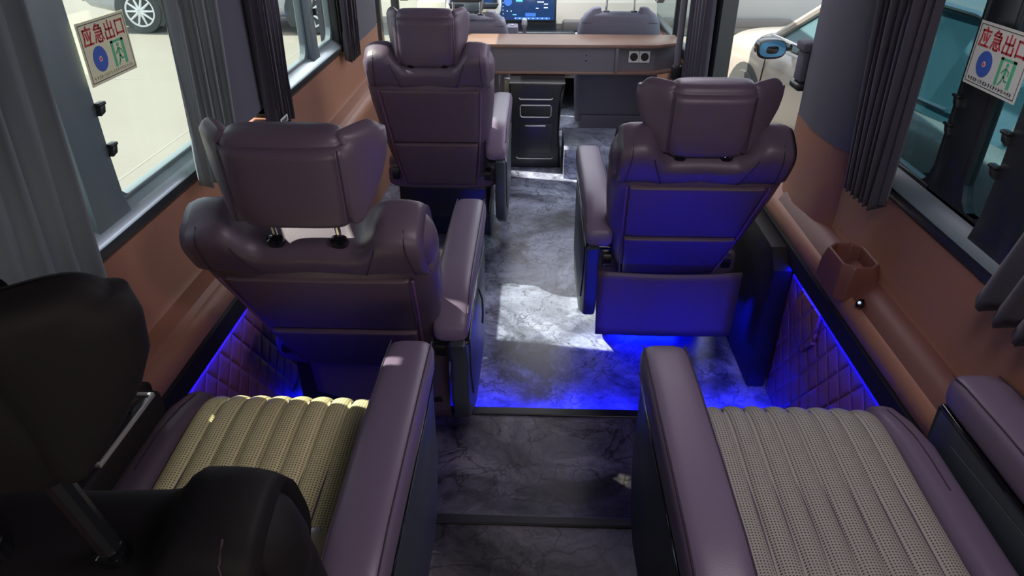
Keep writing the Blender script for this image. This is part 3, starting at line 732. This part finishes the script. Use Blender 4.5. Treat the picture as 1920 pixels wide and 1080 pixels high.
# control box at far left of the rear seat
cb_ = thing('control_box', 'dark side console between the near left seat and the wall, with silver framed touch panel', 'console', (-.838, .95, 0))
MB().rbox(-.004, .030, -.40, .20, .16, .70, .01).rbox(-.004, .093, -.15, .13, .672, .735, .012).build('body', M['leather_dark'], cb_)
b = MB()
for (a0, a1, c0, c1) in ((.022, .028, -.085, .105), (.086, .092, -.085, .105), (.022, .092, -.091, -.083), (.022, .092, .10, .108)): b.rbox(a0, a1, c0, c1, .733, .743, .002)
b.build('bezel', M['silver'], cb_)
MB().rbox(.027, .087, -.084, .102, .733, .739, .002).build('touch_panel', M['gloss'], cb_)
b = MB(); b.cyl((.057, -.05, .7395), (0, 0, 1), .005, .0008, 12); b.cyl((.057, .0, .7395), (0, 0, 1), .004, .0008, 12)
b.build('icon', M['ui_white'], cb_)

# ---------------------------------------------------------------- blue strips by the floor
for (xx, yy, x2, lab) in ((-.86, 1.822, .86, 'hidden blue light strip under the nose of the lower step'),):
    t = thing('step_light', lab, 'light strip', (0, yy, .05))
    MB().rbox(xx, x2, -.004, .004, -.005, .005, .002).build('diffuser', M['led'], t)
    MB().rbox(xx, x2, -.010, .018, .006, .012, .002).rbox(xx, x2, .013, .018, -.0025, .010, .001).build('channel', M['plastic'], t)  # front lip added to keep the blue light down on the floor
# blue glow from below the lone right seat
t = thing('under_seat_light', 'blue light strip under the lone right seat', 'light strip', (.487, 2.44, .05))
MB().rbox(-.12, .12, -.004, .0, -.003, .003, .001).build('diffuser', M['led'], t)

# ---------------------------------------------------------------- partition shelf and cab
sh = thing('partition_shelf', 'grey partition shelf with brown wood edges across the van behind the cab', 'shelf', (0, 4.5, 0))
top_pts = [(-.93, 0), (.76, 0), (.92, .10), (.92, .34), (-.93, .34)]
MB().prism(top_pts, 'z', .712, .735, .006).build('top_board', M['wood'], sh)
bot_pts = [(-.93, .012), (.755, .012), (.91, .105), (.91, .30), (-.93, .30)]
MB().prism(bot_pts, 'z', .548, .566, .004).build('bottom_board', M['wood'], sh)
MB().box(-.93, .50, .02, .04, .566, .712).build('front_panel', M['shelf'], sh, smooth=False)
MB().box(.52, .755, .06, .08, .566, .712).build('recessed_panel', M['shelf'], sh, smooth=False)
MB().prism([(.755, .06), (.91, .15), (.91, .17), (.745, .08)], 'z', .566, .712).build('angled_panel', M['shelf'], sh, smooth=False)
MB().rbox(.498, .522, .005, .07, .562, .712, .004).build('divider', M['shelf'], sh)
for k, q in enumerate((.655, .635)):
    MB().cyl((.318, .0205, q+.01-k*.012), (0, -1, 0), .004, .002, 10).build('screw', M['gloss'], sh)
for xx in (.622, .690):
    so = thing('power_socket', 'white square power socket with round black inlay, %s of the pair on the shelf front' % ('left' if xx < .65 else 'right'), 'socket', (xx, 4.559, .652))
    MB().rbox(-.033, .033, -.008, 0, -.036, .036, .003).build('plate', M['white'], so)
    MB().cyl((0, -.0082, 0), (0, -1, 0), .025, .002, 28).build('inlay', M['black'], so)
    b = MB()
    for a in (-1, 1): b.cyl((a*.008, -.0102, 0), (0, -1, 0), .003, .001, 8)
    b.build('pin_hole', M['gloss'], so)

# centre console
cn = thing('centre_console', 'tall black console with open cubby standing under the shelf', 'console', (0, 4.30, 0))
w0, w1 = .168, .150
def con(u, v, w): return (u, v, w)
MB().prism([(-.165, 0), (.170, 0), (.155, .30), (.185, .545), (-.160, .545), (-.150, .30)], 'y', 0, .5, .012, seg=3).build('body', M['plastic'], cn)
b = MB(); b.tube([(-.085, -.004, .41), (.095, -.004, .41), (.102, -.004, .40), (.10, -.004, .345), (.09, -.004, .335), (-.08, -.004, .335), (-.09, -.004, .345), (-.092, -.004, .40)], .004, 8, closed=True)
b.build('cubby_rim', M['silver'], cn)
MB().rbox(-.085, .095, -.003, .0, .34, .408, .001).build('cubby', M['black'], cn)
MB().tube([(-.10, -.006, .455), (-.09, -.008, .448), (.10, -.008, .448), (.11, -.006, .455)], .0045, 8).build('upper_trim', M['silver'], cn)
MB().rbox(-.06, .07, -.008, .0, .275, .285, .003).build('drawer_handle', M['silver'], cn)
MB().rbox(-.10, .11, -.004, .0, .10, .29, .002).build('drawer_front', M['plastic'], cn)
MB().tube([(-.115, -.006, .075), (-.105, -.007, .065), (.11, -.007, .065), (.12, -.006, .075)], .004, 8).build('lower_trim', M['silver'], cn)
for sg in (-1, 1):
    MB().tube([(sg*.165+.008, -.004, .54), (sg*.158+.005, -.004, .48), (sg*.150+.003, -.004, .38), (sg*.150+.003, -.004, .20)], .005, 8).build('side_rail', M['gloss'], cn)
st = thing('extinguisher_label', 'small red and white fire extinguisher label left of the black console', 'label', (-.180, 4.29, .10))
MB().rbox(-.022, .022, -.002, .0, -.04, .055, .001).build('backing', M['white'], st)
MB().rbox(-.020, .020, -.0035, -.002, -.018, .052, .0005).build('red_field', M['red'], st)
b = MB(); b.rbox(-.012, .002, -.005, -.0035, -.012, .012, .0005); b.rbox(-.010, .0, -.005, -.0035, .016, .040, .0005); b.build('symbol', M['white'], st)
o = MB().rbox(-.232, -.172, 4.292, 4.70, .0, .22, .006).build('side_box', M['plastic']); tag(o, 'low black box beside the left side of the console', 'box')
tr = thing('seat_rail_cover', 'pale plastic trim piece standing between console and driver seat', 'trim', (-.19, 4.75, .0))
MB().rbox(-.025, .03, 0, .05, .2, .46, .01).build('post', M['silver'], tr)
MB().rbox(-.06, -.045, 0, .03, .2, .48, .005).build('bracket', M['silver'], tr)
# marble step box in front of passenger seat
o = MB().rbox(.185, .80, 4.11, 4.55, .0, .19, .003).build('marble_step_box', M['floor']); tag(o, 'pale marbled step box on the floor behind the front passenger seat', 'step')

def cab_seat(label, x, y, top, hr=True, driver=False):
    R = thing('cab_seat', label, 'seat', (x, y, 0), 0, None)
    # back shell : lofted, with a notch between two horns on top
    hwv = [(.05, .27), (.3, .285), (.5, .29), (.68, .285), (.76, .278), (.84, .258), (.90, .215)]
    tz = top
    secs = [((0, 0, z), (interp(hwv, z*.90/tz), 0, 0), (0, .065, 0), 3.5) for z in (.10, .2, .3, .4, .5, .6, .66, .72, .77, .81, tz-.035)]
    MB().rloft(secs, .02, .02, 36).build('backrest', M['leather_b'], R, auto=0)
    for sg in (-1, 1):
        MB().rloft([((sg*.190, 0, tz-.10), (.075, 0, 0), (0, .06, 0), 3), ((sg*.178, 0, tz-.045), (.062, 0, 0), (0, .055, 0), 3), ((sg*.158, 0, tz-.002), (.034, 0, 0), (0, .04, 0), 3)], .01, .012, 24).build('shoulder_horn', M['leather_b'], R, auto=0)
    MB().tube([(-.24, -.068, .175), (0, -.070, .172), (.24, -.068, .175)], .003, 6).build('seam', M['seam'], R)
    MB().rloft([((0, -.062, z), (.235, 0, 0), (0, .012, 0), 8) for z in (.03, .08, .12, .17)], .004, .004, 24).build('lower_panel', M['leather_b'], R, auto=50)
    MB().rbox(-.25, .25, .0, .52, .16, .30, .03).build('seat_cushion', M['leather_b'], R)
    MB().rbox(-.23, .23, -.03, .42, .0, .16, .01).build('base', M['plastic'], R)
    for sg in (-1, 1):
        MB().tube([(sg*.092, 0, tz-.06), (sg*.092, 0, tz+.08)], .0075, 10).build('headrest_post', M['chrome'], R)
        MB().rbox(sg*.092-.02, sg*.092+.02, -.02, .02, tz-.036, tz-.022, .004).build('post_guide', M['gloss'], R)
    MB().rloft([((0, 0, z), (w, 0, 0), (0, .045, 0), 3.5) for z, w in ((tz+.05, .11), (tz+.08, .135), (tz+.15, .145), (tz+.22, .13))], .025, .03, 28).build('headrest', M['dash_dark'], R, auto=0)
    return R
M['leather_b'] = mat('blue grey leather', (.165, .160, .220), .5, bump=(420, .12))
cab_seat('blue grey front passenger seat beyond the shelf', .562, 4.98, .885)
cab_seat('blue grey driver seat with headrest beyond the shelf', -.47, 4.98, .86)

# dashboard
ds = thing('dashboard', 'beige and dark dashboard across the front of the cab', 'dashboard', (0, 5.65, 0))
MB().prism([(0, .25), (.04, .56), (.02, .66), (.10, .80), (.80, .86), (.84, .25)], 'x', -.93, .93, .01).build('body', M['dash'], ds)
MB().rbox(-.20, .30, -.10, .05, .30, .62, .02).build('centre_stack', M['dash_dark'], ds)
MB().rbox(-.25, .155, -.045, .03, .59, .690, .012).build('vent_panel', M['dash_dark'], ds)
MB().rbox(.17, .92, -.02, .03, .55, .60, .008).build('lower_rail', M['white'], ds)
MB().rbox(.17, .92, -.03, .03, .36, .55, .02).build('glove_box', M['dash_dark'], ds)
MB().rbox(.20, .92, -.015, .05, .60, .69, .02).build('air_vent', M['greyplastic'], ds)
b = MB()
for k in range(6): b.rbox(.0+k*.024, .020+k*.024, -.05, -.04, .602, .612, .002)
b.build('button', M['silver'], ds)
sc = thing('touch_screen', 'wide dark blue touch screen glowing on the dashboard', 'screen', (-.065, 5.58, .77))
MB().rbox(-.215, .215, 0, .03, -.085, .12, .010).build('housing', M['dash_dark'], sc)
MB().rbox(-.200, .200, -.002, .0, -.070, .11, .001).build('display', M['screen'], sc)
b = MB()
for (u, v, a, c) in ((-.09, .06, .05, .012), (-.115, -.035, .03, .006)): b.box(u, u+a, -.0032, -.002, v, v+c)
b.build('heading', M['ui_cyan'], sc, smooth=False)
b = MB(); b.cyl((-.15, -.002, .06), (0, -1, 0), .030, .001, 24); b.box(-.02, .06, -.0032, -.002, -.045, -.020); b.box(-.10, .17, -.0026, -.002, -.066, -.050)
b.build('tile', M['ui_blue'], sc, smooth=False)
b = MB(); r = random.Random(5)
for k in range(6): b.box(-.19, -.185, -.0032, -.002, -.055+k*.026, -.049+k*.026)
for k in range(8): u = -.1+k*.034; b.box(u, u+.009, -.0036, -.002, -.062, -.056)
for (u, v, a) in ((.07, .055, .05), (.12, .04, .03), (.06, .01, .02), (.12, .015, .03), (-.16, -.01, .008), (-.13, -.01, .008), (.15, .09, .01), (.17, .09, .01)): b.box(u, u+a, -.0034, -.002, v, v+.007)
b.build('icon', M['ui_white'], sc, smooth=False)

wh = thing('steering_wheel', 'dark steering wheel with pale rim behind the driver headrest', 'steering wheel', (-.46, 5.42, .83))
def Wt(u, v, w): a = math.radians(28); return (u, w*math.cos(a)+v*math.sin(a), v*math.cos(a)-w*math.sin(a))
MB().tube([(.19*math.cos(2*PI*k/40), .19*math.sin(2*PI*k/40), 0) for k in range(40)], .015, 12, T=Wt, closed=True).build('rim', M['silver'], wh)
MB().rloft([((0, 0, -.02), (.075, 0, 0), (0, .06, 0), 3), ((0, 0, .03), (.07, 0, 0), (0, .055, 0), 3)], .01, .01, 24, T=Wt).build('hub', M['dash_dark'], wh)
for a in (0, PI, -PI/2):
    MB().tube([(.05*math.cos(a), .05*math.sin(a), 0), (.185*math.cos(a), .185*math.sin(a), 0)], .014, 8, T=Wt).build('spoke', M['dash_dark'], wh)
MB().tube([(0, 0, .02), (0, 0, .30)], .03, 12, T=Wt).build('column', M['dash_dark'], wh)
ic = thing('instrument_cluster', 'dark instrument display behind the steering wheel', 'instrument cluster', (-.50, 5.66, .84))
MB().rbox(-.20, .20, 0, .06, -.08, .07, .02).build('hood', M['dash_dark'], ic)
MB().rbox(-.17, .17, -.003, .0, -.06, .055, .002).build('display', M['screen'], ic)

sf = thing('gear_shifter', 'gear lever with silver knob rising between the front seats', 'gear lever', (-.085, 5.30, .535))
MB().rbox(-.035, .10, -.16, .20, -.535, .06, .02).build('plinth', M['dash_dark'], sf)
MB().tube([(0, .0, .05), (0, -.01, .17)], [.020, .010], 12).build('lever', M['chrome'], sf)
MB().rloft([((0, -.01, .155), (.014, 0, 0), (0, .018, 0), 2.4), ((0, -.012, .185), (.022, 0, 0), (0, .028, 0), 2.4), ((0, -.014, .225), (.018, 0, 0), (0, .022, 0), 2.4)], .008, .012, 20).build('knob', M['silver'], sf)
bx = thing('armrest_box', 'small grey upright padded box beside the gear lever', 'armrest', (-.172, 5.22, .36))
MB().rbox(-.042, .042, -.03, .10, 0, .360, .012).build('pad', M['leather_b'], bx)
MB().rbox(-.012, .012, -.01, .02, .360, .370, .003).build('release_button', M['silver'], bx)
# seat belt of the driver side
o = MB().loft([((-.80, 4.40, 1.3), (.024, 0, 0), (0, .003, 0), 4), ((-.79, 4.40, 1.0), (.024, 0, 0), (0, .003, 0), 4), ((-.60, 4.92, .93), (.024, 0, 0), (0, .003, 0), 4)], 12).build('seat_belt', M['greyplastic']); tag(o, 'grey seat belt webbing left of the driver seat', 'seat belt')
o = MB().loft([((.89, 4.70, 1.35), (.022, 0, 0), (0, .003, 0), 4), ((.88, 4.74, 1.15), (.022, 0, 0), (0, .003, 0), 4), ((.80, 4.85, .93), (.022, 0, 0), (0, .003, 0), 4)], 12).build('seat_belt', M['greyplastic']); tag(o, 'dark seat belt webbing right of the passenger seat', 'seat belt')
# grab pole by the shelf's right end
gp = thing('grab_pole', 'dark round pole standing by the right end of the partition shelf', 'pole', (.865, 4.38, 0))
MB().tube([(0, 0, .60), (0, 0, 1.0), (0, 0, 1.6)], .020, 16).build('tube', M['shelf'], gp)
MB().rbox(-.03, .03, -.03, .03, .56, .64, .01).build('foot_mount', M['plastic'], gp)

# ---------------------------------------------------------------- outdoors
G = -.5
o = MB().box(-40, 40, -15, 60, G-.1, G).build('pavement', M['concrete'], smooth=False); struct(o, 'pale concrete yard outside')
b = MB()
for k in range(-6, 7): b.box(-30, 30, k*4+.5, k*4+.515, G, G+.002)
for k in (-7.2, -3.4, 3.9): b.box(k, k+.015, -10, 50, G, G+.002)
o = b.build('trim_18', M['asphalt'], smooth=False); struct(o, 'joints in the yard concrete')

def wheel(parent, x, y, z, r, w, side, spokes=10):
    """axis along local y"""
    t = MB(); 
    prof = [(r*.70, 0), (r*.97, 0), (r, .02), (r, w-.02), (r*.97, w), (r*.70, w)]
    n = 40; vs = []; fs = []
    for (rr, d) in prof:
        for k in range(n): a = 2*PI*k/n; vs.append((rr*math.cos(a), -side*(-d), rr*math.sin(a)))
    for q in range(len(prof)-1):
        for k in range(n): j = (k+1) % n; fs.append((q*n+k, q*n+j, (q+1)*n+j, (q+1)*n+k))
    ty = t.add(vs, fs).build('tyre', M['tyre'], parent); ty.location = (x, y, z)
    rb = MB(); s = side
    rr = r*.70
    vs = []; fs = []
    for (q, d) in ((rr, .03), (rr, .0), (rr*.90, .0), (rr*.88, .03)):
        for k in range(n): a = 2*PI*k/n; vs.append((q*math.cos(a), s*(w-d), q*math.sin(a)))
    for q in range(3):
        for k in range(n): j = (k+1) % n; fs.append((q*n+k, q*n+j, (q+1)*n+j, (q+1)*n+k))
    rb.add(vs, fs)
    for k in range(spokes):
        a = 2*PI*k/spokes
        rb.tube([(.03*math.cos(a), s*(w-.01), .03*math.sin(a)), (rr*.93*math.cos(a), s*(w-.008), rr*.93*math.sin(a))], [.024, .015], 8)
    rb.cyl((0, s*(w-.03), 0), (0, s, 0), .055, .03, 20)
    m_ = rb.build('rim', M['rim'], ty)
    MB().cyl((0, s*.02, 0), (0, s, 0), rr*.98, w*.3, 32).build('hub_well', M['tyre'], ty)
    return ty

def car(label, loc, rz, paint, glass, L=4.6, HW=.90, roof=1.62, belt=1.0, hood=.98, name='car', wheels=(1.35, -1.35), wside=(1, -1)):
    """local x forward, y left, z up from ground"""
    C = thing(name, label, 'car', loc, rz)
    h = L/2
    xs = [(-h, .80, .50, .45), (-h+.12, .86, .34, .80), (-h+.5, HW, .25, belt), (-1.35, HW, .22, belt+.02), (-.6, HW, .20, belt+.01), (.2, HW, .20, belt), (.75, HW, .20, belt-.02), (1.35, HW, .22, hood-.06), (h-.45, HW-.03, .24, hood-.14), (h-.12, HW-.10, .32, hood-.28), (h, HW-.2, .42, .62)]
    secs = [((x, 0, (a+b)/2), (0, w, 0), (0, 0, (b-a)/2), 5) for x, w, a, b in xs]
    MB().loft(secs, 48).build('body', paint, C, auto=40)
    # greenhouse
    g = [(-h+.25, .70, belt-.05, belt+.02), (-h+.65, .74, belt-.05, roof-.14), (-1.0, .76, belt-.05, roof-.02), (-.2, .76, belt-.05, roof), (.35, .74, belt-.05, roof-.06), (1.10, .72, belt-.08, belt+.02)]
    vs = []; fs = []
    for (x, w, a, b) in g:
        wt = w*.80 if b > a+.2 else w
        vs += [(x, -w-.06, a), (x, -wt, b), (x, wt, b), (x, w+.06, a)]
    for k in range(len(g)-1):
        for i in range(3): p = k*4+i; fs.append((p, p+1, p+5, p+4))
    fs += [(0, 3, 2, 1), (20, 21, 22, 23)]
    MB().add(vs, fs).build('windows', glass, C, smooth=False)
    # roof skin and pillars
    r = MB(); vs = []; fs = []
    for (x, w, a, b) in g[1:5]:
        wt = w*.80
        for i in range(9): u = -1+i/4; vs.append((x, wt*u*1.02, b+.02+.03*(1-u*u)))
    for k in range(3):
        for i in range(8): p = k*9+i; fs.append((p, p+1, p+10, p+9))
    r.add(vs, fs); r.build('roof', paint, C, solid=.02)
    for sd in (-1, 1):
        pl = MB()
        for q, rr in (([(1.08, sd*.76, belt), (.36, sd*.60, roof-.03)], .035), ([(-.38, sd*.81, belt-.03), (-.42, sd*.62, roof)], .04), ([(-h+.68, sd*.78, belt-.03), (-h+.70, sd*.60, roof-.12)], .05)):
            MB().tube(q, rr, 8).build('window_pillar', paint, C)
        MB().tube([(.3, sd*.66, roof-.02), (-.2, sd*.67, roof+.03), (-1.0, sd*.66, roof+.01), (-h+.75, sd*.64, roof-.11)], .016, 8).build('roof_rail', M['chrome'], C)
        pass
        MB().tube([(1.1, sd*(HW-.085), belt), (.3, sd*(HW-.075), belt+.012), (-1.2, sd*(HW-.08), belt+.02)], .012, 8).build('belt_trim', M['chrome'], C)
        if sd in wside:
            MB().tube([(x, sd*(HW+.003), zz) for x, zz in ((.98, .25), (1.0, .6), (.96, .85))], .005, 6).build('door_gap', M['ink'], C)
            MB().tube([(x, sd*(HW+.003), zz) for x, zz in ((-.20, .25), (-.18, .6), (-.2, .95))], .005, 6).build('door_gap', M['ink'], C)
            for wx in wheels:
                arch = MB(); arch.prism([(wx+.40*math.cos(a*PI/16), .33+.40*math.sin(a*PI/16)) for a in range(-3, 20)], 'y', min(sd*(HW-.25), sd*(HW+.006)), max(sd*(HW-.25), sd*(HW+.006)))
                arch.build('wheel_arch', M['tyre'], C)
                wheel(C, wx, sd*(HW-.20), .33, .335, .225, sd)
    return C
# white car on the left: wheels at x -6.25 and -3.55, y 11.4, showing its side to us
car('white car parked across the yard, its spoked wheels seen through the left windows', (-4.9, 12.35, G), 0, M['carwhite'], M['carglass'])
# champagne car on the right, facing forward
c = car('pale champagne car parked close outside the open door on the right', (2.93, 5.17, G), PI/2+.13, M['carsilver'], M['carglass2'], L=4.7, roof=1.48, hood=1.06, wheels=(1.30, -1.45), wside=(1,))
mr = thing('side_mirror_holder', 'x', 'car') ; bpy.data.objects.remove(mr)
# wing mirror of that car (local x forward, y left)
MB().rloft([((.62, 1.02, 0.980), (0, .12, 0), (0, 0, .075), 2.8), ((.70, 1.02, 0.990), (0, .115, 0), (0, 0, .075), 2.8), ((.80, 1.0, 0.990), (0, .07, 0), (0, 0, .05), 2.8)], .01, .03, 24).build('mirror_shell', M['gloss'], c)
MB().loft([((.612, 1.02, .985), (0, .105, 0), (0, 0, .060), 2.8), ((.622, 1.02, .985), (0, .105, 0), (0, 0, .060), 2.8)], 28).build('mirror_glass', M['mirror'], c)
MB().tube([(.72, .94, .97), (.72, .82, .97)], .025, 10).build('mirror_arm', M['gloss'], c)
# pale green car further back on the right
# large pale van beyond
v = thing('van', 'large pale van with grey side moulding standing beyond the champagne car', 'van', (1.9, 9.62, G), PI)
MB().rloft([((-3.0, 0, 1.0), (0, .95, 0), (0, 0, .55), 5), ((-1.7, 0, 1.25), (0, 1.0, 0), (0, 0, .80), 6), ((0, 0, 1.35), (0, 1.0, 0), (0, 0, .90), 6), ((2.9, 0, 1.35), (0, .98, 0), (0, 0, .90), 6)], .1, .3, 40).build('body', M['carwhite'], v)
MB().rloft([((2.2, 1.0, .675), (0, .02, 0), (0, 0, .05), 4), ((-.9, 1.0, .675), (0, .02, 0), (0, 0, .05), 4), ((-1.08, 1.0, .70), (0, .02, 0), (0, 0, .02), 4)], .02, .03, 16).build('side_moulding', M['greyplastic'], v)
for wx in (-2.1, 2.0): wheel(v, wx, .80, .35, .35, .22, 1)
MB().tube([(-.34, 1.0, .50), (-.34, 1.004, 1.2), (-.34, 1.0, 2.0)], .006, 6).build('door_gap', M['ink'], v)
